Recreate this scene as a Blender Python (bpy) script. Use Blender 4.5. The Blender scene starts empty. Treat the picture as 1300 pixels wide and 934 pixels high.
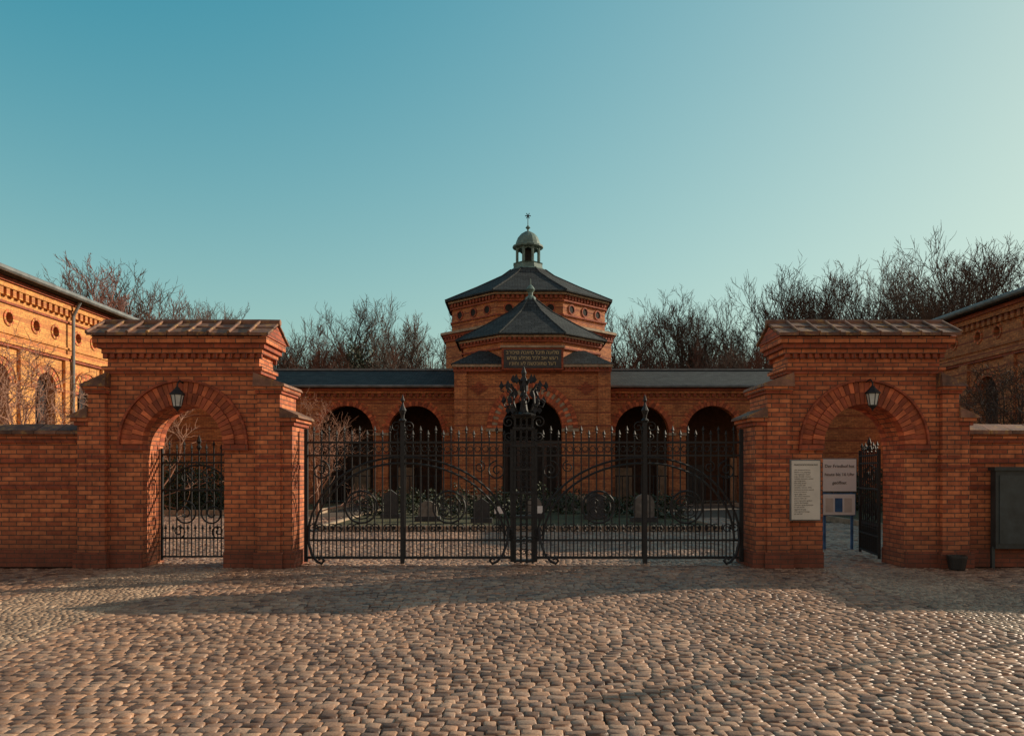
import bpy, bmesh, math, random
from mathutils import Vector, Matrix
random.seed(7)
pi=math.pi
sc=bpy.context.scene
sc.view_settings.view_transform='Standard'
sc.view_settings.look='None'
sc.view_settings.exposure=0

# ------------------------------------------------------------ materials
def NT(name):
    m=bpy.data.materials.new(name); m.use_nodes=True
    nt=m.node_tree
    return m,nt,nt.nodes["Principled BSDF"]
def nd(nt,t,**kw):
    n=nt.nodes.new(t)
    for k,v in kw.items(): setattr(n,k,v)
    return n
def mth(nt,op,a,b=None,c=None):
    n=nd(nt,'ShaderNodeMath',operation=op)
    for i,x in enumerate((a,b,c)):
        if x is None: continue
        if isinstance(x,(int,float)): n.inputs[i].default_value=x
        else: nt.links.new(x,n.inputs[i])
    return n.outputs[0]
def mixc(nt,fac,a,b,mode='MIX'):
    n=nd(nt,'ShaderNodeMixRGB',blend_type=mode)
    for i,x in enumerate((fac,a,b)):
        if isinstance(x,(int,float)): n.inputs[i].default_value=x
        elif isinstance(x,tuple): n.inputs[i].default_value=(*x[:3],1)
        else: nt.links.new(x,n.inputs[i])
    return n.outputs[0]
def ramp(nt,src,stops):
    n=nd(nt,'ShaderNodeValToRGB')
    e=n.color_ramp.elements
    while len(e)<len(stops): e.new(.5)
    for i,(p,c) in enumerate(stops):
        e[i].position=p; e[i].color=(*c,1)
    nt.links.new(src,n.inputs[0]); return n.outputs[0]
def noise(nt,vec,scale,detail=4,rough=.6):
    n=nd(nt,'ShaderNodeTexNoise'); n.inputs['Scale'].default_value=scale
    n.inputs['Detail'].default_value=detail; n.inputs['Roughness'].default_value=rough
    if vec is not None: nt.links.new(vec,n.inputs['Vector'])
    return n.outputs['Fac']
def bump(nt,h,b,strength=.5,dist=.02):
    n=nd(nt,'ShaderNodeBump'); n.inputs['Strength'].default_value=strength; n.inputs['Distance'].default_value=dist
    nt.links.new(h,n.inputs['Height']); nt.links.new(n.outputs[0],b.inputs['Normal'])
def mat(name,col,rough=.8,metal=0.,ns=6.,amt=.35,bm=.2,bd=.01,island=0.):
    m,nt,b=NT(name)
    g=nd(nt,'ShaderNodeNewGeometry')
    f=noise(nt,g.outputs['Position'],ns)
    lo=tuple(c*(1-amt) for c in col); hi=tuple(min(1,c*(1+amt)) for c in col)
    c=ramp(nt,f,[(.3,lo),(.7,hi)])
    if island>0:
        v=mth(nt,'MULTIPLY_ADD',g.outputs['Random Per Island'],2*island,1-island)
        cc=nd(nt,'ShaderNodeCombineXYZ')
        for i in range(3): nt.links.new(v,cc.inputs[i])
        c=mixc(nt,1,c,cc.outputs[0],'MULTIPLY')
    nt.links.new(c,b.inputs['Base Color'])
    b.inputs['Roughness'].default_value=rough; b.inputs['Metallic'].default_value=metal
    if bm>0: bump(nt,noise(nt,g.outputs['Position'],ns*8),b,bm,bd)
    return m
def brickmat(name,c1,c2,mort,w=.25,h=.075,ms=.007,stripe=None,grime=.35,foot=.5):
    m,nt,b=NT(name); L=nt.links
    g=nd(nt,'ShaderNodeNewGeometry')
    cr=nd(nt,'ShaderNodeVectorMath',operation='CROSS_PRODUCT'); L.new(g.outputs['True Normal'],cr.inputs[0]); cr.inputs[1].default_value=(0,0,1)
    no=nd(nt,'ShaderNodeVectorMath',operation='NORMALIZE'); L.new(cr.outputs[0],no.inputs[0])
    dt=nd(nt,'ShaderNodeVectorMath',operation='DOT_PRODUCT'); L.new(g.outputs['Position'],dt.inputs[0]); L.new(no.outputs[0],dt.inputs[1])
    sp=nd(nt,'ShaderNodeSeparateXYZ'); L.new(g.outputs['Position'],sp.inputs[0])
    sn=nd(nt,'ShaderNodeSeparateXYZ'); L.new(g.outputs['True Normal'],sn.inputs[0])
    cb=nd(nt,'ShaderNodeCombineXYZ'); L.new(dt.outputs['Value'],cb.inputs[0]); L.new(sp.outputs[2],cb.inputs[1])
    f=mth(nt,'GREATER_THAN',mth(nt,'ABSOLUTE',sn.outputs[2]),.8)
    vec=mixc(nt,f,cb.outputs[0],g.outputs['Position'])
    br=nd(nt,'ShaderNodeTexBrick'); L.new(vec,br.inputs['Vector'])
    br.inputs['Color1'].default_value=(*c1,1); br.inputs['Color2'].default_value=(*c2,1); br.inputs['Mortar'].default_value=(*mort,1)
    br.inputs['Scale'].default_value=1; br.inputs['Mortar Size'].default_value=ms; br.inputs['Mortar Smooth'].default_value=.3
    br.inputs['Brick Width'].default_value=w; br.inputs['Row Height'].default_value=h
    c=br.outputs['Color']
    if stripe:
        per,th,sc_=stripe
        mo=mth(nt,'MODULO',sp.outputs[2],per)
        fs=mth(nt,'MULTIPLY',mth(nt,'LESS_THAN',mo,th),.75)
        c=mixc(nt,fs,c,sc_)
    n1=noise(nt,g.outputs['Position'],1.3,6,.7)
    k=ramp(nt,n1,[(.3,(1-grime,1-grime,1-grime*.9)),(.58,(1.0,1.0,1.0)),(.8,(1.1,1.08,1.0))])
    c=mixc(nt,1,c,k,'MULTIPLY')
    n2=noise(nt,g.outputs['Position'],9,3)
    k2=ramp(nt,n2,[(.3,(.72,.70,.70)),(.7,(1.2,1.2,1.17))])
    c=mixc(nt,1,c,k2,'MULTIPLY')
    if foot>0:
        ft=nd(nt,'ShaderNodeClamp')
        L.new(mth(nt,'SUBTRACT',1.0,mth(nt,'MULTIPLY',mth(nt,'ADD',sp.outputs[2],mth(nt,'MULTIPLY',n1,-.5)),1.7)),ft.inputs[0])
        c=mixc(nt,mth(nt,'MULTIPLY',ft.outputs[0],foot),c,(.08,.045,.03))
    L.new(c,b.inputs['Base Color'])
    b.inputs['Roughness'].default_value=.85
    inv=mth(nt,'SUBTRACT',1.0,br.outputs['Fac'])
    bump(nt,mth(nt,'ADD',inv,mth(nt,'MULTIPLY',n2,.4)),b,.6,.008)
    return m
BR=brickmat('brick_orange',(.76,.245,.095),(.43,.105,.042),(.14,.075,.05),ms=.009)
BRD=brickmat('brick_red',(.44,.10,.045),(.31,.07,.032),(.12,.07,.05))
BRC=brickmat('brick_chapel',(.66,.25,.09),(.42,.135,.05),(.17,.10,.06),stripe=(.6,.075,(.24,.055,.03)))
BRS=brickmat('brick_yellow_side',(.84,.40,.11),(.66,.26,.07),(.32,.19,.10),stripe=(.75,.15,(.5,.17,.06)),grime=.2)
VO=[mat('voussoir_a',(.52,.135,.052),island=.3),mat('voussoir_b',(.32,.075,.033),island=.3)]
TILE=mat('roof_tile_brown',(.17,.08,.05),.75,ns=5,amt=.5,bm=.4,island=.35)
def tile_lichen(m):
    nt=m.node_tree; b=nt.nodes["Principled BSDF"]; src=b.inputs['Base Color'].links[0].from_socket
    g=nd(nt,'ShaderNodeNewGeometry'); f=noise(nt,g.outputs['Position'],7,6,.75)
    k=ramp(nt,f,[(.52,(0,0,0)),(.64,(.8,.8,.8))])
    nt.links.new(mixc(nt,k,src,(.42,.22,.06)),b.inputs['Base Color'])
tile_lichen(TILE)
SLATE=brickmat('slate',(.045,.052,.054),(.07,.078,.08),(.02,.02,.02),w=.3,h=.2,ms=.014,grime=.4,foot=0)
SLATE.node_tree.nodes["Principled BSDF"].inputs['Roughness'].default_value=.9
SLATE.node_tree.nodes["Principled BSDF"].inputs['Specular IOR Level'].default_value=.15
GREY=mat('roof_edge_zinc',(.16,.17,.17),.6,ns=3)
VERD=mat('verdigris_copper',(.12,.19,.17),.7,ns=4)
STONE=mat('sandstone',(.34,.25,.17),.85,ns=4)
DSTONE=mat('granite_dark',(.05,.047,.045),.7,ns=5)
IRON=mat('wrought_iron',(.014,.014,.015),.65,0,ns=20,amt=.4,bm=.2,bd=.003)
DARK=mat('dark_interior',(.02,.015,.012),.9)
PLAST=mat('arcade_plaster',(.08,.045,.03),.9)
WOOD=mat('door_wood',(.05,.025,.017),.6,ns=4)
GLASS=mat('window_glass',(.03,.035,.04),.12,0,ns=1,bm=0)
WHITE=mat('sign_white',(.85,.84,.80),.6,ns=3,amt=.05,bm=0)
SIGNG=mat('sign_grey',(.66,.61,.53),.6,ns=3,amt=.1,bm=0)
SIGNB=mat('sign_blue',(.05,.14,.3),.6,bm=0)
INK=mat('ink',(.02,.02,.02),.7,bm=0)
INKG=mat('ink_faded',(.2,.18,.16),.7,bm=0)
GOLD=mat('gilt_letters',(.55,.42,.2),.5,bm=0)
LGLASS=mat('lantern_glass',(.55,.58,.55),.25,ns=8,amt=.15,bm=0)
PLAST2=mat('black_plastic',(.02,.02,.02),.5,bm=.0)
BARK=mat('bark_brown',(.075,.043,.028),.9,ns=3,bm=0)
BARKR=mat('bark_reddish',(.15,.06,.036),.9,ns=3,bm=0)
BARKP=mat('bark_shrub',(.34,.18,.12),.9,ns=3,bm=0)
BARKB=mat('bark_birch',(.45,.24,.19),.9,ns=3,bm=0)
LEAF=mat('ivy_leaf',(.035,.045,.018),.7,ns=2,amt=.5,bm=0,island=.5)

def groundmat():
    m,nt,b=NT('earth_gravel'); g=nd(nt,'ShaderNodeNewGeometry'); P=g.outputs['Position']
    f=noise(nt,P,.35,6); f2=noise(nt,P,30,4)
    c=ramp(nt,f,[(.3,(.07,.048,.033)),(.7,(.13,.09,.06))])
    c=mixc(nt,1,c,ramp(nt,f2,[(.3,(.6,.6,.6)),(.7,(1.25,1.25,1.25))]),'MULTIPLY')
    nt.links.new(c,b.inputs['Base Color']); b.inputs['Roughness'].default_value=.95
    bump(nt,f2,b,.6,.02); return m
def settmat(name,cols):
    m,nt,b=NT(name); g=nd(nt,'ShaderNodeNewGeometry'); P=g.outputs['Position']
    c=ramp(nt,g.outputs['Random Per Island'],cols)
    f=noise(nt,P,.7,5,.65)
    c=mixc(nt,1,c,ramp(nt,f,[(.3,(.62,.58,.55)),(.7,(1.15,1.12,1.08))]),'MULTIPLY')
    f2=noise(nt,P,45,3)
    c=mixc(nt,1,c,ramp(nt,f2,[(.3,(.75,.75,.75)),(.7,(1.2,1.2,1.2))]),'MULTIPLY')
    nt.links.new(c,b.inputs['Base Color']); b.inputs['Roughness'].default_value=.5
    bump(nt,f2,b,.35,.01); return m
GROUND=groundmat()
SETT=settmat('granite_sett',[(0,(.13,.07,.045)),(.2,(.36,.20,.12)),(.42,(.50,.29,.18)),(.62,(.24,.145,.105)),(.82,(.55,.34,.22)),(1,(.38,.25,.18))])
SETT2=settmat('mosaic_sett',[(0,(.26,.165,.11)),(.5,(.42,.285,.19)),(1,(.55,.39,.27))])
def grassmat():
    m,nt,b=NT('lawn_grass'); g=nd(nt,'ShaderNodeNewGeometry'); P=g.outputs['Position']
    c=ramp(nt,noise(nt,P,1.2,6),[(.3,(.03,.03,.01)),(.55,(.075,.065,.018)),(.75,(.13,.09,.035))])
    nt.links.new(c,b.inputs['Base Color']); bump(nt,noise(nt,P,60,3),b,1,.03); b.inputs['Roughness'].default_value=.9; return m
GRASS=grassmat()

# ------------------------------------------------------------ mesh builder
class MB:
    def __init__(s,M=None):
        s.v=[];s.f=[];s.mi=[];s.mats=[];s.M=M or Matrix.Identity(4)
    def mid(s,m):
        if m not in s.mats: s.mats.append(m)
        return s.mats.index(m)
    def add(s,vs,fs,m):
        o=len(s.v); k=s.mid(m)
        for p in vs: s.v.append(tuple(s.M@Vector(p)))
        for f in fs: s.f.append(tuple(o+i for i in f)); s.mi.append(k)
    def hexa(s,p,m): s.add(p,[(0,3,2,1),(4,5,6,7),(0,1,5,4),(1,2,6,5),(2,3,7,6),(3,0,4,7)],m)
    def box(s,x0,x1,y0,y1,z0,z1,m):
        s.hexa([(x0,y0,z0),(x1,y0,z0),(x1,y1,z0),(x0,y1,z0),(x0,y0,z1),(x1,y0,z1),(x1,y1,z1),(x0,y1,z1)],m)
    def tube(s,pts,rad,n,m,cap=True):
        pts=[Vector(p) for p in pts]; vs=[];fs=[]
        ref=None
        for i,p in enumerate(pts):
            d=(pts[min(i+1,len(pts)-1)]-pts[max(i-1,0)])
            if d.length<1e-9: d=Vector((0,0,1))
            d.normalize()
            if ref is None:
                ref=Vector((0,1,0)) if abs(d.y)<.9 else Vector((1,0,0))
            a=d.cross(ref)
            if a.length<1e-4: a=d.cross(Vector((1,0,.3)))
            a.normalize(); b=d.cross(a)
            for k in range(n):
                t=2*pi*(k+.5)/n
                vs.append(p+(a*math.cos(t)+b*math.sin(t))*rad[i])
        for i in range(len(pts)-1):
            for k in range(n):
                k2=(k+1)%n
                fs.append((i*n+k,i*n+k2,(i+1)*n+k2,(i+1)*n+k))
        if cap:
            fs.append(tuple(range(n))); fs.append(tuple((len(pts)-1)*n+k for k in reversed(range(n))))
        s.add(vs,fs,m)
    def lathe(s,c,prof,n,m,off=0.):
        vs=[];fs=[]
        for r,z in prof:
            for k in range(n):
                t=2*pi*k/n+off
                vs.append((c[0]+r*math.sin(t),c[1]-r*math.cos(t),c[2]+z))
        for i in range(len(prof)-1):
            for k in range(n):
                k2=(k+1)%n; fs.append((i*n+k,i*n+k2,(i+1)*n+k2,(i+1)*n+k))
        fs.append(tuple(range(n))); fs.append(tuple((len(prof)-1)*n+k for k in range(n)))
        s.add(vs,fs,m)
    def build(s,name,parent=None,smooth=False,recalc=True):
        me=bpy.data.meshes.new(name); me.from_pydata(s.v,[],s.f)
        for m in s.mats: me.materials.append(m)
        me.polygons.foreach_set('material_index',s.mi)
        if smooth: me.polygons.foreach_set('use_smooth',[True]*len(s.f))
        me.update()
        if recalc:
            bm=bmesh.new(); bm.from_mesh(me); bmesh.ops.recalc_face_normals(bm,faces=bm.faces); bm.to_mesh(me); bm.free()
        o=bpy.data.objects.new(name,me); sc.collection.objects.link(o)
        if parent: o.parent=parent
        return o
def empty(name):
    o=bpy.data.objects.new(name,None); sc.collection.objects.link(o); o.empty_display_size=.3; return o

def arch_wall(mb,u0,u1,z0,z1,t,ops,m,n=20,mj=None):
    mj=mj or m
    ops=sorted(ops,key=lambda o:o[0])
    def q(a,b,c,d,mm=m): mb.add([a,b,c,d],[(0,1,2,3)],mm)
    def solid(ua,ub,za,zb):
        for y in (0,t): q((ua,y,za[0]),(ub,y,za[1]),(ub,y,zb[1]),(ua,y,zb[0]))
    cur=u0
    for (c,r,zs,zb) in ops:
        solid(cur,c-r,(z0,z0),(z1,z1)); cur=c+r
        for i in range(n):
            a=pi*i/n; b=pi*(i+1)/n
            ua=c-r*math.cos(a); ub=c-r*math.cos(b)
            ta=zs+r*math.sin(a); tb=zs+r*math.sin(b)
            solid(ua,ub,(ta,tb),(z1,z1))
            q((ua,0,ta),(ub,0,tb),(ub,t,tb),(ua,t,ta),mj)
            if zb is None:
                ba=zs-r*math.sin(a); bb=zs-r*math.sin(b)
                solid(ua,ub,(z0,z0),(ba,bb)); q((ua,0,ba),(ub,0,bb),(ub,t,bb),(ua,t,ba),mj)
            elif zb>z0+1e-4:
                solid(ua,ub,(z0,z0),(zb,zb)); q((ua,0,zb),(ub,0,zb),(ub,t,zb),(ua,t,zb),mj)
        if zb is not None:
            for u in (c-r,c+r): q((u,0,zb),(u,t,zb),(u,t,zs),(u,0,zs),mj)
    solid(cur,u1,(z0,z0),(z1,z1))
    for u in (u0,u1): q((u,0,z0),(u,t,z0),(u,t,z1),(u,0,z1))
    q((u0,0,z1),(u1,0,z1),(u1,t,z1),(u0,t,z1))
def ring(mb,c,zs,r0,r1,v0,v1,n,mats,a0=0,a1=pi,gap=.1):
    for i in range(n):
        a=a0+(a1-a0)*(i+gap/2)/n; b=a0+(a1-a0)*(i+1-gap/2)/n
        P=lambda r,t,v:(c-r*math.cos(t),v,zs+r*math.sin(t))
        mb.hexa([P(r0,a,v0),P(r0,b,v0),P(r0,b,v1),P(r0,a,v1),P(r1,a,v0),P(r1,b,v0),P(r1,b,v1),P(r1,a,v1)],mats[i%len(mats)])

# ------------------------------------------------------------ gate piers
def pier(cx,sgn):
    E=empty('brick_gate_arch')
    M=Matrix.Translation((cx,13.0,0))@Matrix.Diagonal((sgn,1,1,1))
    b=MB(M)
    arch_wall(b,-1.25,1.25,0,3.68,.75,[(0,.67,2.03,0)],BR,n=28)
    b.build('arch_wall',E)
    r=MB(M)
    ring(r,0,2.03,.664,.85,-.05,.16,30,VO,gap=.12)
    ring(r,0,2.03,.856,1.03,-.02,.1,36,VO,gap=.12)
    ring(r,0,2.03,1.035,1.07,-.06,.05,40,[VO[1]],gap=.04)
    ring(r,0,2.03,.664,.85,.6,.79,30,VO,gap=.12)
    for s in (-1,1):
        a,c=sorted((s*.655,s*1.08))
        r.box(a,c,-.06,.2,1.93,2.02,BRD)
    r.build('voussoirs',E)
    f=MB(M)
    for s,ua,ub in ((1,1.62,1.81),(-1,1.52,1.72)):
        def B(u0,u1,y0,y1,z0,z1,m):
            a,c=sorted((s*u0,s*u1)); f.box(a,c,y0,y1,z0,z1,m)
        B(1.251,ua,-.10,.85,0,2.86,BR)
        B(1.22,ua+.035,-.135,.885,2.86,2.91,BRD)
        B(1.22,ua+.07,-.17,.92,2.91,2.97,BR)
        f.hexa([(s*1.2,-.2,2.97),(s*(ua+.1),-.2,2.97),(s*(ua+.1),.95,2.97),(s*1.2,.95,2.97),
                (s*1.2,-.16,3.2),(s*(ua+.08),-.16,3.02),(s*(ua+.08),.91,3.02),(s*1.2,.91,3.2)],TILE)
        B(ua+.001,ub,-.06,.81,0,2.34,BR)
        B(ua+.001,ub+.04,-.09,.84,2.34,2.40,BRD)
        B(ua+.001,ub+.08,-.12,.87,2.40,2.46,BR)
        f.hexa([(s*(ua+.002),-.15,2.46),(s*(ub+.13),-.15,2.46),(s*(ub+.13),.9,2.46),(s*(ua+.002),.9,2.46),
                (s*(ua+.002),-.13,2.64),(s*(ub+.12),-.13,2.50),(s*(ub+.12),.88,2.50),(s*(ua+.002),.88,2.64)],TILE)
        B(1.2,ua+.05,-.15,.9,0,.26,BRD); B(ua+.051,ub+.05,-.11,.86,0,.26,BRD)
        B(.672,1.199,-.05,.8,0,.26,BRD)
        for z in (1.62,1.78): B(1.22,ua+.012,-.112,.862,z,z+.07,BRD)
        B(ua+.013,ub+.012,-.072,.822,1.62,1.69,BRD)
    f.build('flanking_buttresses',E)
    k=MB(M)
    k.box(-1.29,1.29,-.04,.79,3.19,3.25,BRD)
    k.box(-1.32,1.32,-.07,.82,3.25,3.31,BR)
    n=22
    for i in range(n):
        u=-1.27+2.54*i/(n-1)
        k.box(u-.035,u+.035,-.055,0,3.44,3.52,BRD)
        k.box(u-.035,u+.035,.75,.80,3.44,3.52,BRD)
    k.box(-1.32,1.32,-.07,.82,3.52,3.60,BR)
    k.box(-1.37,1.37,-.12,.87,3.60,3.68,BRD)
    k.box(-1.42,1.42,-.17,.92,3.68,3.78,BR)
    k.build('cornice',E)
    t=MB(M)
    y0,y1,zr,ze=-.24,.99,4.08,3.79; ym=(y0+y1)/2
    t.add([(-1.44,y0+.05,ze-.006),(-1.44,y1-.05,ze-.006),(-1.44,ym,zr-.05),(1.44,y0+.05,ze-.006),(1.44,y1-.05,ze-.006),(1.44,ym,zr-.05)],
          [(0,1,2),(3,5,4),(0,2,5,3),(1,4,5,2),(0,3,4,1)],BRD)
    nt_=9; w=2.96/nt_
    for i in range(nt_):
        a=-1.48+i*w; c=a+w-.012
        for s in (0,1):
            ye=y0 if s==0 else y1
            dz=random.uniform(-.008,.014); sk=random.uniform(-.008,.008)
            for j in range(2):
                fa=j*.5; fb=fa+.53
                ya=ye+(ym-ye)*fa; yb=ye+(ym-ye)*min(fb,1); za=ze+(zr-ze)*fa; zb=ze+(zr-ze)*min(fb,1)
                up=.045+dz
                t.hexa([(a,ya,za),(c,ya,za),(c,yb,zb-.01),(a,yb,zb-.01),(a,ya,za+up),(c,ya,za+up+sk),(c,yb,zb+up-.022+sk),(a,yb,zb+up-.022)],TILE)
            t.tube([(a,ye,ze+.05),(a,ym,zr+.05)],[.028,.028],6,TILE)
    for i in range(9):
        a=-1.5+i*3./9; t.tube([(a,ym,zr+.018),(a+.325,ym,zr+.024+random.uniform(-.006,.006))],[.064,.056],8,TILE)
    t.build('tiled_coping',E)
    return E
pier(-5.42,1); pier(5.80,-1)

# ------------------------------------------------------------ low boundary walls
def lowwall(x0,x1):
    E=empty('brick_boundary_wall'); b=MB()
    b.box(x0,x1,13.12,13.56,0,2.2,BR)
    b.box(x0,x1,13.06,13.62,0,.28,BRD)
    b.box(x0,x1,13.09,13.59,1.72,1.80,BRD)
    b.box(x0,x1,13.10,13.58,1.30,1.37,BRD)
    b.box(x0,x1,13.08,13.60,2.06,2.13,BRD)
    b.box(x0,x1,13.05,13.63,2.13,2.2,BR)
    b.build('wall_body',E)
    t=MB(); n=int((x1-x0)/.36)
    for i in range(n):
        a=x0+(x1-x0)*i/n; c=x0+(x1-x0)*(i+1)/n-.01; dz=random.uniform(-.006,.008)
        t.hexa([(a,12.98,2.2),(c,12.98,2.2),(c,13.70,2.2),(a,13.70,2.2),(a,12.99,2.26+dz),(c,12.99,2.26+dz),(c,13.69,2.26+dz),(a,13.69,2.26+dz)],TILE)
        t.hexa([(a,13.02,2.262),(c,13.02,2.262),(c,13.66,2.262),(a,13.66,2.262),(a,13.30,2.38+dz),(c,13.30,2.38+dz),(c,13.38,2.38+dz),(a,13.38,2.38+dz)],TILE)
    t.build('tile_coping',E)
lowwall(-30,-7.15); lowwall(7.53,30)

# ------------------------------------------------------------ iron work
def spiral(mb,cx,y,cz,r,turns,start,dirn,w=.016,m=IRON):
    n=int(14*turns)+4; pts=[]
    for i in range(n+1):
        t=i/n; rr=r*(1-.82*t); a=start+dirn*turns*2*pi*t
        pts.append((cx+rr*math.cos(a),y,cz+rr*math.sin(a)))
    mb.tube(pts,[w*.6]*len(pts),5,m)
def arc(mb,cx,y,cz,rx,rz,a0,a1,w=.016,n=22):
    pts=[(cx+rx*math.cos(a0+(a1-a0)*i/n),y,cz+rz*math.sin(a0+(a1-a0)*i/n)) for i in range(n+1)]
    mb.tube(pts,[w*.6]*len(pts),5,IRON)
def ringc(mb,cx,y,cz,r,w=.014,n=14): arc(mb,cx,y,cz,r,r,0,2*pi,w,n)
def spear(mb,x,y,z,h=.13,w=.028):
    mb.lathe((x,y,z),[(.008,0),(w*.75,.01),(.01,.03),(w,.055),(.002,h)],4,IRON)
def picket(mb,x,y,z0,z1,w=.021,tip=True):
    mb.box(x-w/2,x+w/2,y-w/2,y+w/2,z0,z1,IRON)
    if tip: spear(mb,x,y,z1)

GX=.2; GY=13.4
Eg=empty('wrought_iron_double_gate')
def leaf(s):
    g=MB(Matrix.Translation((GX,GY,0))@Matrix.Diagonal((s,1,1,1)))
    u0,u1=.2,3.70
    for z,h in ((2.06,.035),(1.84,.03),(.40,.035),(.10,.045)):
        g.box(u0,u1,-.02,.02,z,z+h,IRON)
    for u in (u0,u1): g.box(u-.03,u+.03,-.03,.03,.05,2.3,IRON)
    n=int((u1-u0)/.128)
    for i in range(1,n):
        u=u0+(u1-u0)*i/n
        tall=.0 if i%2 else .07
        picket(g,u,-.0,.1,2.16+tall)
        um=u-(u1-u0)/n/2
        picket(g,um,0,.1,.56,.015)
        ringc(g,um,0,1.965,.048,.013,10)
    up=2.06
    g.box(up-.035,up+.035,-.035,.035,.02,2.42,IRON)
    g.lathe((up,0,2.42),[(.05,0),(.07,.03),(.03,.07),(.035,.12),(.065,.2),(.03,.27),(.015,.33),(.035,.37),(.003,.47)],8,IRON)
    for q in (-1,1):
        spiral(g,up+q*.11,0,2.34,.10,1.4,pi if q>0 else 0,-q,.014)
        spiral(g,up+q*.10,0,2.18,.07,1.2,pi if q>0 else 0,q,.012)
    for (a,c) in ((u0+.03,up-.04),(up+.04,u1-.03)):
        W=c-a
        flip=(a>1)
        for dr in (0,.10):
            if flip: arc(g,a,-.025,.42,W-dr,1.40-dr,0,pi/2,.034)
            else:    arc(g,c,-.025,.42,W-dr,1.40-dr,pi/2,pi,.034)
        cx=a+W*.42 if flip else c-W*.42
        ringc(g,cx,-.025,.98,.27,.03,24); ringc(g,cx,-.025,.98,.2,.02,20)
        for k in range(4):
            t=pi/4+k*pi/2
            spiral(g,cx+.11*math.cos(t),-.028,.98+.11*math.sin(t),.08,1.2,t+pi,1,.016)
        for k in range(5):
            x=a+W*(k+.5)/5
            spiral(g,x-.06,-.025,.62,.085,1.5,0,1,.016); spiral(g,x+.06,-.025,.62,.085,1.5,pi,-1,.016)
        ox=c-.22 if flip else a+.22
        spiral(g,ox,-.025,1.6,.17,1.7,pi/2,1 if flip else -1,.022)
        spiral(g,ox+(-.3 if flip else .3),-.025,1.66,.1,1.5,pi/2,-1 if flip else 1,.018)
    for u,d in ((.28,1),(3.62,-1)):
        pts=[(u-d*.02,-.04,.62),(u+d*.0,-.16,.4),(u+d*.07,-.22,.2),(u+d*.17,-.26,.08),(u+d*.25,-.28,.05),(u+d*.29,-.28,.10),(u+d*.25,-.28,.15),(u+d*.20,-.28,.12)]
        g.tube(pts,[.024]*len(pts),6,IRON)
    g.build('gate_leaf',Eg)
leaf(1); leaf(-1)
c=MB(Matrix.Translation((GX,GY,0)))
for x in (-.15,-.05,.05,.15):
    c.box(x-.018,x+.018,-.05,-.014,.03,2.5,IRON)
    if abs(x)>.1: c.box(x-.02,x+.02,.08,.12,.03,2.5,IRON)
for z in [.05,.4,.8,1.2,1.6,2.0,2.3,2.5]:
    c.box(-.19,.19,-.07,.13,z,z+.035,IRON)
for i in range(11):
    z=.22+i*.21
    ringc(c,-.1,-.06,z,.045,.014,10); ringc(c,.1,-.06,z,.045,.014,10); ringc(c,0,-.06,z+.1,.05,.014,10)
    spiral(c,0,-.065,z,.06,1.4,0,1,.014)
for q in (-1,1):
    spiral(c,q*.26,-.04,2.42,.11,1.6,pi if q>0 else 0,-q,.02)
    spiral(c,q*.25,-.04,2.18,.09,1.5,pi if q>0 else 0,q,.018)
    spiral(c,q*.24,-.04,.55,.1,1.5,pi if q>0 else 0,q,.018)
for k in range(8):
    t=k*pi/4; ca,sa=math.cos(t),math.sin(t)
    prof=[(.08,2.53),(.18,2.62),(.25,2.74),(.24,2.86),(.21,2.95),(.30,3.05),(.38,3.04),(.39,2.96),(.33,2.94)]
    c.tube([(r*ca,.03+r*sa*.7,z) for r,z in prof],[.02,.022,.022,.021,.019,.018,.016,.014,.012],5,IRON)
    prof=[(.2,2.72),(.32,2.68),(.36,2.77),(.30,2.82)]
    c.tube([(r*ca,.03+r*sa*.7,z) for r,z in prof],[.016]*4,5,IRON)
    prof=[(.06,2.95),(.06,3.05),(.10,3.14),(.16,3.15),(.16,3.09)]
    c.tube([(r*ca,.03+r*sa*.7,z) for r,z in prof],[.014]*5,5,IRON)
    for r,z in ((.38,3.03),(.27,2.62),(.18,3.14),(.34,2.78),(.2,2.9)):
        x,y=r*ca,.03+r*sa*.7
        c.add([(x-.045,y,z),(x,y-.02,z-.06),(x+.045,y,z),(x,y+.02,z+.10)],[(0,1,2,3)],IRON)
c.lathe((0,.03,2.9),[(.05,0),(.03,.15),(.07,.22),(.03,.3),(.045,.36),(.004,.48)],8,IRON)
c.lathe((0,.03,2.52),[(.2,0),(.22,.03),(.08,.07),(.04,.3),(.07,.36),(.04,.4)],10,IRON)
ringc(c,0,-.16,2.79,.08,.016,18)
c.build('ornate_centre_post',Eg)

def sidegate(M,parentname):
    E=empty(parentname); g=MB(M)
    W=1.28
    for z in (.1,.42,1.25,1.72,1.86): g.box(0,W,-.018,.018,z,z+.03,IRON)
    for u in (.0,W): g.box(u-.02,u+.02,-.022,.022,.05,1.98,IRON)
    n=10
    for i in range(1,n):
        u=W*i/n
        picket(g,u,0,.1,1.93+(.06 if i%2 else 0),.018)
        picket(g,u-W/n/2,0,.1,.55,.014)
    for q in (-1,1):
        spiral(g,W/2+q*.24,-.025,.86,.22,1.7,pi/2,q,.026)
        spiral(g,W/2+q*.34,-.025,.55,.12,1.4,-pi/2,-q,.02)
        spiral(g,W/2+q*.2,-.025,1.5,.15,1.5,pi/2,q,.02)
        arc(g,W/2,-.025,1.27,q*.5,.42,0,pi/2,.026)
    g.lathe((W/2,0,1.95),[(.02,0),(.045,.05),(.02,.1),(.04,.15),(.003,.27)],6,IRON)
    g.box(W-.14,W-.04,-.04,.04,.95,1.12,IRON)
    g.build('iron_leaf',E); return E
sidegate(Matrix.Translation((-6.05,13.62,0)),'iron_pedestrian_gate')
sidegate(Matrix.Translation((6.44,13.82,0))@Matrix.Rotation(math.radians(80),4,'Z'),'iron_pedestrian_gate')

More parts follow.
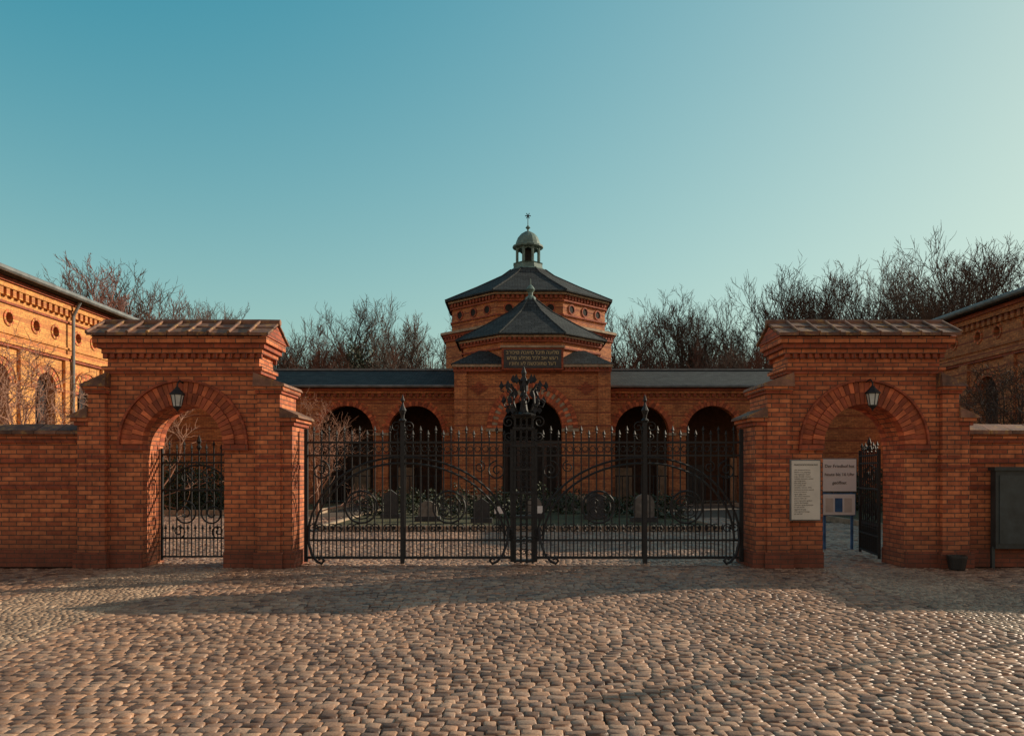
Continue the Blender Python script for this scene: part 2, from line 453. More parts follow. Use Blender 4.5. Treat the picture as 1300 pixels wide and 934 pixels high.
# ------------------------------------------------------------ lanterns in the arches
def lantern(x,y,z):
    E=empty('wall_lantern'); g=MB(Matrix.Translation((x,y,z)))
    g.tube([(0,.02,.42),(0,-.14,.44),(0,-.22,.38),(0,-.22,.33)],[.014]*4,6,IRON)
    g.lathe((0,-.22,0),[(.012,.34),(.03,.32),(.05,.29),(.12,.22),(.125,.205),(.10,.20)],6,IRON)
    g.lathe((0,-.22,0),[(.095,.20),(.06,.02)],6,LGLASS)
    g.lathe((0,-.22,0),[(.065,.02),(.06,0),(.02,-.04),(.004,-.07)],6,IRON)
    for k in range(6):
        t=2*pi*k/6
        g.tube([(.1*math.sin(t),-.22-.1*math.cos(t),.2),(.064*math.sin(t),-.22-.064*math.cos(t),.02)],[.007,.007],4,IRON)
    g.build('lantern_body',E)
lantern(-5.42,12.98,2.62); lantern(5.84,12.98,2.64)

# ------------------------------------------------------------ signs
def text(body,x,y,z,size,m,parent,name='lettering',align='CENTER',rotz=0,spacing=1.,bold=0.):
    cu=bpy.data.curves.new(name,'FONT'); cu.body=body; cu.size=size; cu.align_x=align; cu.space_line=spacing
    cu.extrude=.001; cu.offset=bold; cu.materials.append(m)
    o=bpy.data.objects.new(name,cu); sc.collection.objects.link(o); o.location=(x,y,z); o.rotation_euler=(pi/2,0,rotz); o.parent=parent
    return o
E=empty('rules_notice_board'); g=MB()
g.box(4.56,5.02,12.84,12.865,.80,1.76,SIGNG); g.box(4.54,5.04,12.866,12.897,.78,1.78,GREY)
g.build('panel',E)
text("FRIEDHOFSORDNUNG",4.79,12.838,1.68,.038,INK,E)
lines=[]
random.seed(3)
for i in range(21):
    lines.append(' '.join(''.join(random.choice('aeinrstdlmoug') for _ in range(random.randint(3,8))) for _ in range(3)))
text('\n'.join(lines),4.60,12.838,1.60,.031,INKG,E,align='LEFT',spacing=1.15)
E=empty('opening_hours_sign'); g=MB()
g.box(6.30,6.98,15.98,16.0,1.18,1.83,WHITE); g.box(6.28,7.0,16.001,16.02,1.16,1.85,GREY)
g.box(6.32,6.96,15.98,16.0,.70,1.12,WHITE); g.box(6.30,6.98,16.001,16.02,.68,1.14,SIGNB)
for i in range(3):
    g.box(6.36+i*.19,6.51+i*.19,15.974,15.979,.76,1.04,[SIGNG,SIGNB,SIGNG][i])
for x in (6.36,6.92): g.box(x-.022,x+.022,16.021,16.065,-.03,1.83,SIGNB)
g.build('panels_and_posts',E)
text("Der Friedhof hat\nheute bis 16 Uhr\ngeöffnet",6.64,15.975,1.66,.088,INK,E,spacing=1.9,bold=.0)
E=empty('notice_cabinet'); g=MB()
FR=mat('cabinet_paint',(.03,.04,.042),.5,bm=0)
g.box(7.92,9.35,12.90,13.04,.32,1.60,FR)
g.box(7.98,8.60,12.888,12.899,.40,1.52,mat('cabinet_felt',(.035,.05,.055),.4,bm=0)); g.box(8.66,9.29,12.888,12.899,.40,1.52,GLASS)
for i,(x,z,w,h) in enumerate(((8.8,1.1,.2,.3),(9.0,.6,.2,.28))):
    g.box(x,x+w,12.882,12.887,z,z+h,SIGNG)
g.box(7.88,9.39,12.86,13.05,1.60,1.66,FR)
for x in (7.90,9.33): g.box(x-.025,x+.025,12.93,12.98,-.03,.35,FR)
g.build('cabinet',E)
E=empty('plant_tub'); g=MB()
g.lathe((7.16,12.68,0),[(.11,0),(.12,.02),(.15,.2),(.155,.2),(.155,.235),(.135,.235),(.13,.18)],20,PLAST2)
g.build('tub',E)

# ------------------------------------------------------------ chapel with arcades
E=empty('cemetery_chapel')
CX=.93
b=MB(Matrix.Translation((CX,36,0)))
arch_wall(b,-3.5,3.5,0,6.3,.7,[(0,1.37,3.53,0)],BRC,n=28)
b.box(-3.5,-3.0,.701,6,0,6.3,BRC); b.box(3.0,3.5,.701,6,0,6.3,BRC)
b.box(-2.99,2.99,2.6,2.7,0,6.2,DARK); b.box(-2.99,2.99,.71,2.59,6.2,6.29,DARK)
b.build('portal_walls',E)
b=MB(Matrix.Translation((CX,36,0)))
ring(b,0,3.53,1.362,1.60,-.06,.3,34,VO); ring(b,0,3.53,1.605,1.85,-.03,.1,40,[VO[0],STONE]); ring(b,0,3.53,1.855,2.08,-.08,.1,44,VO)
for s in (-1,1):
    a,c_=sorted((s*1.355,s*2.12)); b.box(a,c_,-.1,.35,3.38,3.52,STONE)
    a,c_=sorted((s*3.0,s*3.56)); b.box(a,c_,-.14,.3,0,6.1,BRC)
    a,c_=sorted((s*1.375,s*3.58)); b.box(a,c_,-.17,.4,0,.5,STONE)
    for i in range(-3,4):
        w=.09+.11*(3-abs(i))
        b.box(s*2.45-w,s*2.45+w,-.03,-.001,5.35+i*.085-.03,5.35+i*.085+.035,BRD)
b.box(-3.6,3.6,-.18,6,6.1,6.2,BRD); b.box(-3.66,3.66,-.24,6,6.3,6.42,STONE)
for i in range(40):
    u=-3.5+7*i/39; b.box(u-.05,u+.05,-.2,-.001,6.2,6.3,BRD)
b.box(-3.6,3.6,-.1,6,6.201,6.299,BRC)
b.box(-1.40,1.40,-.3,.6,6.16,7.16,BRD); b.box(-1.30,1.30,-.33,-.301,6.24,7.08,DSTONE)
b.box(-1.46,1.46,-.36,.6,7.16,7.26,STONE)
b.box(-1.37,1.37,.9,1.0,0,3.0,WOOD)
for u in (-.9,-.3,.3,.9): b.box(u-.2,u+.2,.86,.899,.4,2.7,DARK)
for i in range(3): b.box(-2.2+i*.1,2.2-i*.1,-1.4+i*.4,.3,.0+i*.15,.15+i*.15,DSTONE)
b.build('portal_details',E)
for i,s in enumerate(("ברוכים הבאים לבית העולם","שלום עליכם לכל באי שער","וינוחו על משכבותם לעד")):
    text(s,CX,35.665,6.87-i*.25,.22,GOLD,E,name='inscription')
def octp(mb,c,ap,z0,z1,m): 
    R=ap/math.cos(pi/8); mb.lathe((c[0],c[1],0),[(R,z0),(R,z1)],8,m,off=pi/8)
def octdent(mb,c,ap,z0,z1,m,n=14,d=.1):
    for k in range(8):
        t=k*pi/4; s=2*ap*math.tan(pi/8)
        R=Matrix.Translation((c[0],c[1],0))@Matrix.Rotation(t,4,'Z')
        old=mb.M; mb.M=old@R
        for i in range(n):
            u=-s/2+s*(i+.5)/n; mb.box(u-s/n*.28,u+s/n*.28,-ap-d,-ap+.02,z0,z1,m)
        mb.M=old
b=MB()
b.hexa([(CX-3.72,35.72,6.425),(CX+3.72,35.72,6.425),(CX+3.72,43,6.425),(CX-3.72,43,6.425),(CX-2.5,36.9,7.2),(CX+2.5,36.9,7.2),(CX+2.5,43,7.2),(CX-2.5,43,7.2)],SLATE)
P1=(CX,39.5)
b.build('apron_roof',E)
b=MB()
octp(b,P1,3.28,6.4,7.55,BRC); octp(b,P1,3.38,7.18,7.26,BRD); octp(b,P1,3.40,7.5,7.6,BRD); octp(b,P1,3.5,7.7,7.8,STONE); octp(b,P1,3.36,7.6,7.7,BRC)
octdent(b,P1,3.36,7.6,7.7,BRD,12,.12)
b.build('front_octagon',E)
b=MB()
R8=1/math.cos(pi/8)
b.lathe((P1[0],P1[1],0),[(3.66*R8,7.802),(3.66*R8,7.86),(2.3*R8,8.66),(1.1*R8,9.42),(.25*R8,10.15),(.12,10.3)],8,SLATE,off=pi/8)
for k in range(8):
    t=pi/8+k*pi/4
    b.tube([(P1[0]+r*R8*math.sin(t),P1[1]-r*R8*math.cos(t),z) for r,z in ((3.66,7.87),(2.3,8.67),(1.1,9.43),(.25,10.17))],[.04]*4,5,SLATE)
b.lathe((P1[0],P1[1],10.1),[(.34,0),(.26,.15),(.12,.25),(.12,.4),(.24,.55),(.12,.72),(.03,.8),(.02,1.1)],10,VERD)
b.build('front_octagon_roof',E)
P2=(CX,46.)
b=MB()
octp(b,P2,4.62,0,9.0,BRC); octp(b,P2,4.72,8.75,8.85,BRD); octp(b,P2,4.78,9.0,9.12,BRD); octp(b,P2,4.92,9.12,9.25,STONE)
octdent(b,P2,4.62,8.86,8.99,BRD,16,.13)
octp(b,P2,4.28,9.25,10.9,BRC); octp(b,P2,4.38,9.8,9.88,BRD); octp(b,P2,4.40,10.55,10.63,BRD); octp(b,P2,4.5,10.9,11.0,STONE)
octdent(b,P2,4.28,10.7,10.88,BRD,14,.14)
for k in range(8):
    M=Matrix.Translation((P2[0],P2[1],0))@Matrix.Rotation(k*pi/4,4,'Z')@Matrix.Translation((0,-4.28,0))
    b.M=M
    for u in (-1.1,0,1.1):
        ring(b,u,10.2,.2,.27,-.05,.02,14,[VO[1]],0,2*pi)
        vs=[(u+.2*math.cos(i*pi/8),-.012,10.2+.2*math.sin(i*pi/8)) for i in range(16)]; b.add(vs,[tuple(range(16))],DARK)
b.M=Matrix.Identity(4)
b.build('main_octagon',E)
b=MB()
b.lathe((P2[0],P2[1],0),[(4.68*R8,11.002),(4.68*R8,11.08),(2.9*R8,12.0),(1.5*R8,12.78),(1.0*R8,13.2)],8,SLATE,off=pi/8)
for k in range(8):
    t=pi/8+k*pi/4
    b.tube([(P2[0]+r*R8*math.sin(t),P2[1]-r*R8*math.cos(t),z) for r,z in ((4.68,11.1),(2.9,12.01),(1.5,12.79),(1.,13.2))],[.045]*4,5,SLATE)
b.build('main_roof',E)
b=MB()
c3=(P2[0],P2[1],0)
b.lathe(c3,[(1.08,13.12),(1.1,13.2),(.92,13.3),(.86,13.55),(.92,13.6)],8,VERD,off=pi/8)
for k in range(8):
    t=pi/8+k*pi/4
    b.tube([(P2[0]+.68*math.sin(t),P2[1]-.68*math.cos(t),13.6),(P2[0]+.68*math.sin(t),P2[1]-.68*math.cos(t),14.5)],[.09,.09],6,VERD)
    b.tube([(P2[0]+.68*math.sin(t),P2[1]-.68*math.cos(t),14.38),(P2[0]+.68*math.sin(t+pi/8)*.95,P2[1]-.68*math.cos(t+pi/8)*.95,14.5),(P2[0]+.68*math.sin(t+pi/4),P2[1]-.68*math.cos(t+pi/4),14.38)],[.05]*3,4,VERD)
b.lathe(c3,[(.78,14.5),(.9,14.56),(.9,14.66),(.74,14.72),(.7,14.9),(.6,15.15),(.42,15.36),(.2,15.5),(.06,15.56)],16,VERD)
b.lathe(c3,[(.05,15.5),(.05,15.65),(.15,15.75),(.05,15.87),(.025,15.9),(.02,16.4)],8,VERD)
b.lathe(c3,[(.3,13.6),(.3,14.5)],8,DARK)
for a in (0,pi/3,2*pi/3):
    b.tube([(P2[0]-.17*math.cos(a),46,16.45-.17*math.sin(a)),(P2[0]+.17*math.cos(a),46,16.45+.17*math.sin(a))],[.03,.03],4,IRON)
b.build('roof_lantern',E)
def wing(x0,x1,cs):
    M=Matrix.Translation((0,38,0)); w=MB(M)
    arch_wall(w,x0,x1,0,5.4,.5,[(c_,1.3,3.42,0) for c_ in cs],BRC,n=24)
    w.build('arcade_wall',E)
    d=MB(M)
    for c_ in cs:
        ring(d,c_,3.42,1.293,1.50,-.05,.2,28,VO); ring(d,c_,3.42,1.505,1.63,-.02,.1,34,[VO[0],BRC])
        for s in (-1,1):
            a,e=sorted((c_+s*1.285,c_+s*1.64)); d.box(a,e,-.08,.3,3.28,3.41,STONE)
        for i in range(9):
            u=c_-1.2+2.4*i/8; d.box(u-.02,u+.02,.3,.33,0,1.3,IRON)
        d.box(c_-1.29,c_+1.29,.29,.34,1.3,1.36,IRON)
    d.box(x0,x1,-.06,.56,4.98,5.06,BRD)
    n=int((x1-x0)/.3)
    for i in range(n):
        u=x0+(x1-x0)*(i+.5)/n; d.box(u-.08,u+.08,-.12,-.001,5.14,5.30,BRD)
    d.box(x0,x1,-.16,.5,5.30,5.42,BRC); d.box(x0,x1,-.22,.5,5.42,5.54,BRD)
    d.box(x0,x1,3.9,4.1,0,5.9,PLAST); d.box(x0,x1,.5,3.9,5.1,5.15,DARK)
    rr=random.Random(4)
    x=x0+1
    while x<x1-1:
        d.box(x,x+.9,3.6,3.85,.0,1.5+rr.random(),rr.choice([STONE,DSTONE])); x+=1.5+rr.random()
    d.build('arcade_details',E)
    r=MB(M)
    r.hexa([(x0,-.4,5.545),(x1,-.4,5.545),(x1,4.6,5.545),(x0,4.6,5.545),(x0,-.4,5.62),(x1,-.4,5.62),(x1,4.6,7.0),(x0,4.6,7.0)],SLATE)
    r.tube([(x0,-.46,5.62),(x1,-.46,5.62)],[.07,.07],6,GREY)
    r.box(x0,x1,4.4,4.7,6.98,7.08,GREY)
    r.build('arcade_roof',E)
wing(-17.5,CX-3.51,[-4.67,-7.98]); wing(CX+3.51,18.,[6.27,9.69])

# ------------------------------------------------------------ side buildings
def sideb(X,s,y0,y1,ze,bm_):
    E=empty('brick_mortuary_building')
    M=Matrix(((0,-s,0,X),(1,0,0,0),(0,0,1,0),(0,0,0,1)))
    W=y1-y0; n=int(W/2.45); pw=W/n
    cs=[y0+pw*(i+.5) for i in range(n)]
    b=MB(M)
    arch_wall(b,y0,y1,0,5.9,.45,[(c_,.62,4.55,2.2) for c_ in cs],bm_,n=14)
    ocs=[]
    for c_ in cs: ocs+= [(c_-.6,.2,6.75,None),(c_+.6,.2,6.75,None)]
    arch_wall(b,y0,y1,5.9,ze-.6,.45,ocs,bm_,n=10)
    b.box(y0+.01,y1-.01,.46,9,0,ze-.61,bm_)
    b.build('walls',E)
    d=MB(M)
    V2=[VO[0],bm_]
    for c_ in cs:
        ring(d,c_,4.55,.614,.86,-.05,.2,18,V2); ring(d,c_,4.55,.88,.97,-.09,.05,20,[bm_])
        vs=[(c_-.62,.3,2.2),(c_+.62,.3,2.2)]+[(c_+.62*math.cos(i*pi/12),.3,4.55+.62*math.sin(i*pi/12)) for i in range(13)]
        d.add(vs,[tuple(range(len(vs)))],GLASS)
        d.box(c_-.03,c_+.03,.24,.298,2.2,5.15,WOOD)
        for z in (3.0,3.8,4.5): d.box(c_-.62,c_+.62,.25,.297,z,z+.05,WOOD)
        d.box(c_-.8,c_+.8,-.1,.2,2.08,2.19,STONE)
        u=c_+pw/2
        if u<y1-.1: d.box(u-.28,u+.28,-.12,-.001,0,5.75,bm_)
        for q in (-.6,.6):
            ring(d,c_+q,6.75,.194,.28,-.04,.15,14,V2,0,2*pi)
            vs=[(c_+q+.21*math.cos(i*pi/8),.25,6.75+.21*math.sin(i*pi/8)) for i in range(16)]; d.add(vs,[tuple(range(16))],DARK)
    d.box(y0,y1,-.1,.4,5.76,5.86,BRD); d.box(y0,y1,-.15,.4,5.861,5.98,bm_)
    d.box(y0,y1,-.06,.3,6.2,6.27,bm_); d.box(y0,y1,-.06,.3,7.2,7.28,BRD)
    k=int(W/.34)
    for i in range(k):
        u=y0+W*(i+.5)/k
        d.box(u-.09,u+.09,-.16,-.001,ze-.85,ze-.62,bm_)
    d.box(y0-.05,y1+.05,-.2,.45,ze-.6,ze-.42,bm_); d.box(y0-.1,y1+.1,-.28,.45,ze-.42,ze-.28,BRD)
    d.box(y0,y1,-.14,.3,0,.8,STONE)
    for u in (y0+.3,y0+W*.72):
        d.tube([(u,-.2,.1),(u,-.2,ze-.8),(u,-.42,ze-.35),(u,-.5,ze-.2)],[.06]*4,8,GREY)
    d.build('facade_details',E)
    r=MB(M)
    r.hexa([(y0-.4,-.55,ze-.27),(y1+.4,-.55,ze-.27),(y1+.4,9.5,ze-.27),(y0-.4,9.5,ze-.27),
            (y0-.4,-.55,ze-.12),(y1+.4,-.55,ze-.12),(y1+.4,4.6,ze+1.5),(y0-.4,4.6,ze+1.5)],SLATE)
    r.tube([(y0-.4,-.6,ze-.15),(y1+.4,-.6,ze-.15)],[.1,.1],8,GREY)
    r.build('roof',E)
sideb(-17.,1,16.5,35.5,8.3,BRS)
sideb(18.,-1,25.5,37,7.9,BRC)
E=empty('shadow_annex'); b=MB()  # unseen annex added out of frame to cast the right-hand ground shadow
M=Matrix(((0,1,0,14.9),(1,0,0,0),(0,0,1,0),(0,0,0,1)))
b.M=M
gw=[15.4,17.4,19.4]
arch_wall(b,14.0,21,0,4.4,.4,[(u,.5,2.6,1.2) for u in gw],BR,n=12)
b.box(14.01,20.9,.41,5.5,0,4.39,BR)
b.box(13.8,21.2,-.2,.3,4.4,4.55,BRD)
for u in gw:
    ring(b,u,2.6,.495,.7,-.04,.1,14,VO); b.box(u-.49,u+.49,.3,.34,1.2,3.1,GLASS)
b.hexa([(13.7,-.3,4.56),(21.3,-.3,4.56),(21.3,5.8,4.56),(13.7,5.8,4.56),(14.2,-.1,4.66),(21.2,-.1,4.66),(21.2,2.8,5.2),(14.2,2.8,5.2)],SLATE)
b.M=Matrix.Identity(4)
b.build('walls_and_roof',E)

# ------------------------------------------------------------ ground, setts, courtyard
g=MB(); g.add([(-400,-60,-.035),(400,-60,-.035),(400,700,-.035),(-400,700,-.035)],[(0,1,2,3)],GROUND); g.build('ground')
def setts(name,regions,mt,rowh,wmin,wmax,seed,hh=.010):
    R=random.Random(seed); vs=[];fs=[]
    def stone(x0,x1,y0,y1):
        j=.007
        z=R.uniform(-hh,hh)*.6; tx=R.uniform(-1,1)*.003; ty=R.uniform(-1,1)*.004
        o=len(vs); gx=.003
        cs=[(x0+gx+R.uniform(-j,j),y0+gx+R.uniform(-j,j)),(x1-gx+R.uniform(-j,j),y0+gx+R.uniform(-j,j)),(x1-gx+R.uniform(-j,j),y1-gx+R.uniform(-j,j)),(x0+gx+R.uniform(-j,j),y1-gx+R.uniform(-j,j))]
        cx=(x0+x1)/2; cy=(y0+y1)/2; sg=((-1,-1),(1,-1),(1,1),(-1,1))
        for k,(sc_,dz) in enumerate(((1,-.04),(.98,-.008),(.76,0))):
            for i,(x,y) in enumerate(cs):
                vs.append((cx+(x-cx)*sc_,cy+(y-cy)*sc_,z+dz+sg[i][0]*tx+sg[i][1]*ty))
        for k in (0,1):
            for i in range(4):
                i2=(i+1)%4; fs.append((o+k*4+i,o+k*4+i2,o+k*4+4+i2,o+k*4+4+i))
        fs.append((o+8,o+9,o+10,o+11))
    for (x0,x1,y0,y1) in regions:
        ny=int((y1-y0)/rowh)
        for r in range(ny):
            ya=y0+(y1-y0)*r/ny; yb=ya+(y1-y0)/ny
            x=x0
            while x<x1-wmin*.6:
                w=min(R.uniform(wmin,wmax),x1-x)
                wob=.03*math.sin(x*.9+r*.05)+.012*math.sin(x*2.3+1)+R.uniform(-.006,.006)
                stone(x,x+w,ya+wob,yb+wob); x+=w
    me=bpy.data.meshes.new(name); me.from_pydata(vs,[],fs); me.materials.append(mt)
    me.polygons.foreach_set('use_smooth',[True]*len(fs)); me.update()
    o=bpy.data.objects.new(name,me); sc.collection.objects.link(o)
setts('cobblestone_pavement',[(-13,-6.3,3.0,12.95),(-4.55,4.95,3.0,12.95),(6.65,13,3.0,12.95),(-7,7.2,12.95,17.5),(-13,-7.0,13.7,27),(7.2,10,13.7,24),(-7,-5.2,17.5,27),(5.6,7.2,17.5,27),(-5.2,5.6,17.5,20.6)],SETT,.092,.08,.15,5)
setts('mosaic_footpath',[(-6.3,-4.55,3.0,12.95),(4.95,6.65,3.0,12.95)],SETT2,.065,.055,.085,6,.006)
E=empty('courtyard_lawn'); b=MB()
LW=((-5.0,5.4,20.8,30),(-16,-7.3,29,36),(10.2,17,20,36))
for l in LW: b.box(*l,-.03,.09,GRASS)
b.build('turf',E)
b=MB()
for (x0,x1,y0,y1) in LW:
    b.box(x0-.12,x0-.003,y0-.12,y1,-.03,.15,STONE); b.box(x1+.003,x1+.12,y0-.12,y1,-.03,.15,STONE); b.box(x0-.0,x1,y0-.12,y0-.003,-.03,.15,STONE)
b.build('kerb_stones',E)

def leafmass(name,blobs,n,size,mt,parent=None,seed=1):
    R=random.Random(seed); vs=[];fs=[]
    for (cx,cy,cz,rx,ry,rz) in blobs:
        for i in range(n):
            while True:
                a=Vector((R.uniform(-1,1),R.uniform(-1,1),R.uniform(-1,1)))
                if a.length<1 and a.length>.35: break
            k=1+.25*math.sin(a.x*7+a.z*5)+R.uniform(-.1,.15)
            p=Vector((cx+a.x*rx*k,cy+a.y*ry*k,max(.02,cz+a.z*rz*k)))
            d=Vector((R.uniform(-1,1),R.uniform(-1,1),R.uniform(-1,1))).normalized(); e=d.cross(Vector((R.uniform(-1,1),R.uniform(-1,1),R.uniform(-1,1)))).normalized()
            s=size*R.uniform(.6,1.3); o=len(vs)
            vs+= [tuple(p-d*s),tuple(p+e*s*.5),tuple(p+d*s),tuple(p-e*s*.5)]; fs.append((o,o+1,o+2,o+3))
    me=bpy.data.meshes.new(name); me.from_pydata(vs,[],fs); me.materials.append(mt); me.update()
    o=bpy.data.objects.new(name,me); sc.collection.objects.link(o)
    if parent: o.parent=parent
    return o
R=random.Random(11)
bl=[]
for i in range(14): 
    x=-4.6+9.6*i/13; bl.append((x,R.uniform(25,29),.4,.6,.5,R.uniform(.35,.7)))
leafmass('clipped_shrubs',bl,600,.06,LEAF,seed=3)
bl=[(R.choice([R.uniform(-15,-9),R.uniform(10.5,16)]),R.uniform(29,35),.6,1.1,.7,R.uniform(.8,1.5)) for i in range(12)]
leafmass('evergreen_bushes',bl,900,.08,LEAF,seed=4)
GRV=mat('weathered_headstone',(.20,.17,.14),.9,ns=5,amt=.5)
def stone_(x,y,w,h,mt,k):
    E=empty('gravestone'); b=MB(Matrix.Translation((x,y,.05)))
    b.box(-w/2-.1,w/2+.1,-.15,.2,0,.18,DSTONE)
    if k: arch=[(-w/2,.18),(w/2,.18)]+[(w/2*math.cos(i*pi/10),h-w/2+w/2*math.sin(i*pi/10)) for i in range(11)]
    else: arch=[(-w/2,.18),(w/2,.18),(w/2,h-.15),(0,h),(-w/2,h-.15)]
    n=len(arch); vs=[(a,-.08,z) for a,z in arch]+[(a,.08,z) for a,z in arch]
    b.add(vs,[tuple(range(n)),tuple(range(2*n-1,n-1,-1))]+[(i,(i+1)%n,(i+1)%n+n,i+n) for i in range(n)],mt)
    b.build('headstone',E)
for i in range(6):
    stone_(-4.0+i*1.6+R.uniform(-.2,.2),R.uniform(22.5,26.5),R.uniform(.4,.6),R.uniform(.5,.95),GRV if i%2 else DSTONE,i%2)
for x,y in ((-.3,17.9),(.62,18.1)):
    E=empty('plot_marker_sign'); b=MB(); b.box(x-.1,x+.1,y,y+.02,.62,.78,WHITE); b.box(x-.012,x+.012,y+.021,y+.045,-.03,.76,IRON); b.build('plate_and_stake',E)

# ------------------------------------------------------------ bare trees
def treemesh(name,seed,H,r0,cnt,mt,spread=.8,twr=.014,trunkfrac=.3,up=.25,lr=(.5,.8),crook=.2):
    R=random.Random(seed); mb=MB()
    sides=[7,5,4,3,3,3]
    def rec(p,d,L,r,lv):
        n=[7,6,5,4,3,2][lv]; pts=[p.copy()]; q=p.copy(); dd=d.copy()
        for i in range(n):
            dd=(dd+Vector((R.uniform(-1,1),R.uniform(-1,1),R.uniform(-1,1)))*(.10 if lv==0 else crook)+Vector((0,0,up*.35))).normalized()
            q=q+dd*L/n; pts.append(q.copy())
        rad=[max(twr*.45,r*(1-.75*i/n)) for i in range(n+1)]
        mb.tube(pts,rad,sides[lv],mt,cap=False)
        if lv>=len(cnt): return
        for k in range(cnt[lv]):
            t0=trunkfrac if lv==0 else .15
            t=t0+(1-t0)*(k+R.random())/cnt[lv]; t=min(t,.999)
            f=t*n; i=int(f); a=pts[i].lerp(pts[i+1],f-i); dr=(pts[i+1]-pts[i]).normalized()
            side=Vector((R.uniform(-1,1),R.uniform(-1,1),R.uniform(-.3,.7))); side=(side-dr*side.dot(dr)).normalized()
            ang=R.uniform(.4,.95)*spread
            nd_=(dr*math.cos(ang)+side*math.sin(ang)).normalized()
            l=L*R.uniform(*lr)*(1.05-.5*t if lv==0 else 1-.35*t)
            rec(a,nd_,l,max(twr,rad[i]*R.uniform(.45,.65)),lv+1)
    rec(Vector((0,0,-.2)),Vector((0,0,1)),H*.78,r0,0)
    me=bpy.data.meshes.new(name); me.from_pydata(mb.v,[],mb.f); me.materials.append(mt); me.update()
    me['h']=max(v[2] for v in mb.v); return me
def place(me,x,y,h,rot,parent=None,name='bare_tree'):
    o=bpy.data.objects.new(name,me); sc.collection.objects.link(o)
    s=h/me['h']; o.location=(x,y,0); o.scale=(s,s,s); o.rotation_euler=(0,0,rot)
    if parent: o.parent=parent
    return o
TB=[treemesh('tree_mesh_a',1,15,.32,[11,8,6,4],BARK,.95,.017,lr=(.45,.75)),
    treemesh('tree_mesh_b',2,15,.30,[10,8,6,4],BARK,1.05,.017,.25,lr=(.45,.75)),
    treemesh('tree_mesh_c',5,14,.26,[13,8,5,4],BARK,.8,.017,.2,lr=(.45,.75))]
TR=treemesh('tree_mesh_red',8,14,.24,[12,8,6,4],BARKR,.85,.017,.2,lr=(.45,.75))
TW=treemesh('tree_mesh_birch',9,15,.2,[15,7,5,4],BARKB,.65,.018,.2,.1,lr=(.4,.65))
TS=treemesh('tree_mesh_shrub',12,4.5,.07,[9,6,5,3],BARKP,1.2,.008,.05,.05,(.5,.85),.3)
TS2=treemesh('tree_mesh_shrub_b',14,4.5,.07,[9,6,5,3],BARK,1.2,.008,.05,.05,(.5,.85),.3)
def PX(px,d): return (px-650)*d/1000
def PH(py,d): return 1.6+(597-py)*d/1000
R=random.Random(21)
for px,py,d,me in ((75,328,58,TR),(130,330,54,TB[0]),(175,322,50,TW),(218,358,56,TR),(35,335,52,TB[1]),(252,385,60,TB[2]),(105,342,66,TB[2]),(190,348,64,TR),
                   (985,343,60,TB[2]),(1035,332,62,TB[0]),(1095,310,60,TB[1]),(1150,322,66,TB[0]),(1215,288,56,TB[2]),(1275,284,56,TB[1]),(1335,294,56,TB[0]),(1060,338,70,TB[2]),(1185,328,70,TB[1]),(1245,308,68,TB[0]),
                   (462,370,62,TB[0]),(500,377,66,TB[2]),(545,396,60,TB[1]),(415,396,60,TR),(362,396,58,TB[2]),(800,374,60,TB[1]),(850,368,64,TB[0]),(905,368,60,TB[2]),(942,390,66,TB[1]),(830,383,70,TB[2]),(880,378,72,TB[1])):
    place(me,PX(px,d),d,PH(py,d),R.uniform(0,6.28))
E=empty('distant_trees')
for i in range(34):
    px=-80+1480*i/33; 
    if 590<px<765: continue
    d=R.uniform(72,95)
    base=415 if px>300 else 385
    if px>960: base=375
    py=base+R.uniform(-12,25)
    place(R.choice(TB),PX(px,d),d,PH(py,d),R.uniform(0,6.28),E,'tree')
for i in range(64):
    px=-60+1440*i/63
    d=R.uniform(50,60); py=(442 if 300<px<960 else 425)+R.uniform(-18,12)
    if 575<px<775: continue
    place(R.choice(TB+[TR]),PX(px,d),d,PH(py,d),R.uniform(0,6.28),E,'undergrowth')
place(TS,-9.6,15.6,PH(402,15.6),.4,None,'bare_shrub'); place(TS,-8.4,16.8,PH(455,16.8),2.4,None,'bare_shrub'); place(TS,-10.9,17.2,PH(415,17),4,None,'bare_shrub')
place(TS2,10.4,17.0,PH(455,17.),1.4,None,'bare_shrub'); place(TS2,9.4,16.0,PH(482,16.),3.4,None,'bare_shrub'); place(TS2,11.6,18.0,PH(440,18.),5.,None,'bare_shrub')
place(TS,-6.9,28,PH(490,28),1,None,'bare_shrub')
leafmass('ivy_clump',[(PX(452,58),58,9.0,1.1,1.2,2.2),(PX(458,58),58,7,1.6,1.5,3)],1500,.12,LEAF,seed=8)

E=empty('street_lamp'); b=MB(Matrix.Translation((12.75,10.9,0)))
b.lathe((0,0,0),[(.14,-.03),(.14,.5),(.08,.6),(.05,.9),(.035,4.9),(.05,4.92)],12,IRON)
b.lathe((0,0,4.9),[(.05,0),(.09,.25),(.11,.27),(.05,.36),(.01,.45)],6,IRON)
b.build('post_and_head',E)

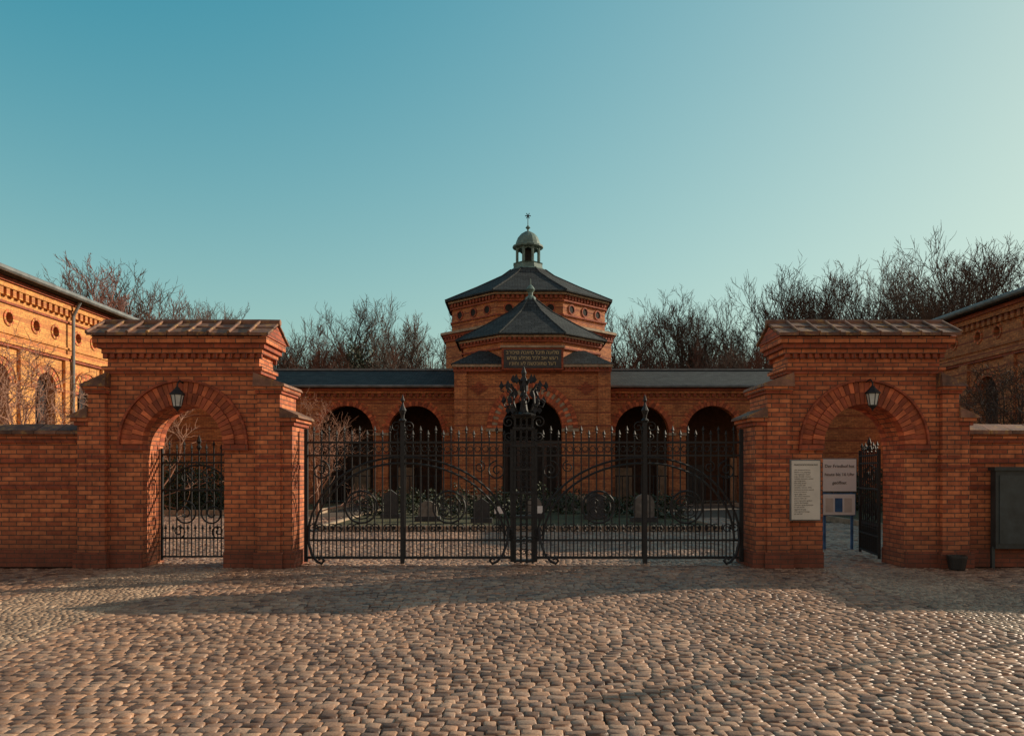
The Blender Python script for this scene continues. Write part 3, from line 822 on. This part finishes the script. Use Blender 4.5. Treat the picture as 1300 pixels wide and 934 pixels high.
# ------------------------------------------------------------ light
AZ=math.radians(66); EL=math.radians(21.5)
S=Vector((math.sin(AZ)*math.cos(EL),math.cos(AZ)*math.cos(EL),math.sin(EL)))
sun=bpy.data.lights.new('sun','SUN'); sun.energy=5; sun.angle=math.radians(.5); sun.color=(1,.85,.65)
so=bpy.data.objects.new('sun',sun); sc.collection.objects.link(so); so.rotation_euler=S.to_track_quat('Z','Y').to_euler()
w=bpy.data.worlds.new('World'); sc.world=w; w.use_nodes=True; nt=w.node_tree
bg=nt.nodes['Background']; sky=nt.nodes.new('ShaderNodeTexSky'); sky.sky_type='NISHITA'; sky.sun_disc=False
sky.sun_elevation=EL; sky.sun_rotation=AZ; sky.air_density=1.2; sky.dust_density=1.2; sky.ozone_density=1.5
sep=nd(nt,'ShaderNodeSeparateColor'); nt.links.new(sky.outputs[0],sep.inputs[0])
cmb=nd(nt,'ShaderNodeCombineColor')
for i,(a,b_,mx_) in enumerate(((1.7,-1.5,5.0),(1.85,-.85,6.2),(1.42,-.25,5.6))):
    v=mth(nt,'MULTIPLY_ADD',sep.outputs[i],a,b_); v=mth(nt,'MAXIMUM',v,.12)
    e=mth(nt,'EXPONENT',mth(nt,'MULTIPLY',v,-1/mx_))
    v=mth(nt,'MULTIPLY',mth(nt,'SUBTRACT',1.0,e),mx_)
    nt.links.new(v,cmb.inputs[i])
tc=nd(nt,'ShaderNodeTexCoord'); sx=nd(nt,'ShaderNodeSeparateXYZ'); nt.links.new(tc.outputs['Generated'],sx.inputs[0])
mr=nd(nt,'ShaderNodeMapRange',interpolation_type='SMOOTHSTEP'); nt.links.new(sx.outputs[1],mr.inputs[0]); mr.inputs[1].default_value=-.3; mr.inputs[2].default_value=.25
warm_fill=mixc(nt,1,sky.outputs[0],(1.35,.90,.64),'MULTIPLY')  # warm sky tint added behind the camera to fill the shaded brick fronts
mx=mixc(nt,mr.outputs[0],warm_fill,cmb.outputs[0])
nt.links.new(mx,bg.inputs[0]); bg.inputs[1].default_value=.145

cam=bpy.data.cameras.new('camera'); co=bpy.data.objects.new('camera',cam); sc.collection.objects.link(co)
co.location=(0,0,1.6); co.rotation_euler=(pi/2,0,0)
cam.sensor_width=36; cam.lens=27.7; cam.shift_y=.1; cam.clip_end=2000; cam.clip_start=.1
sc.camera=co
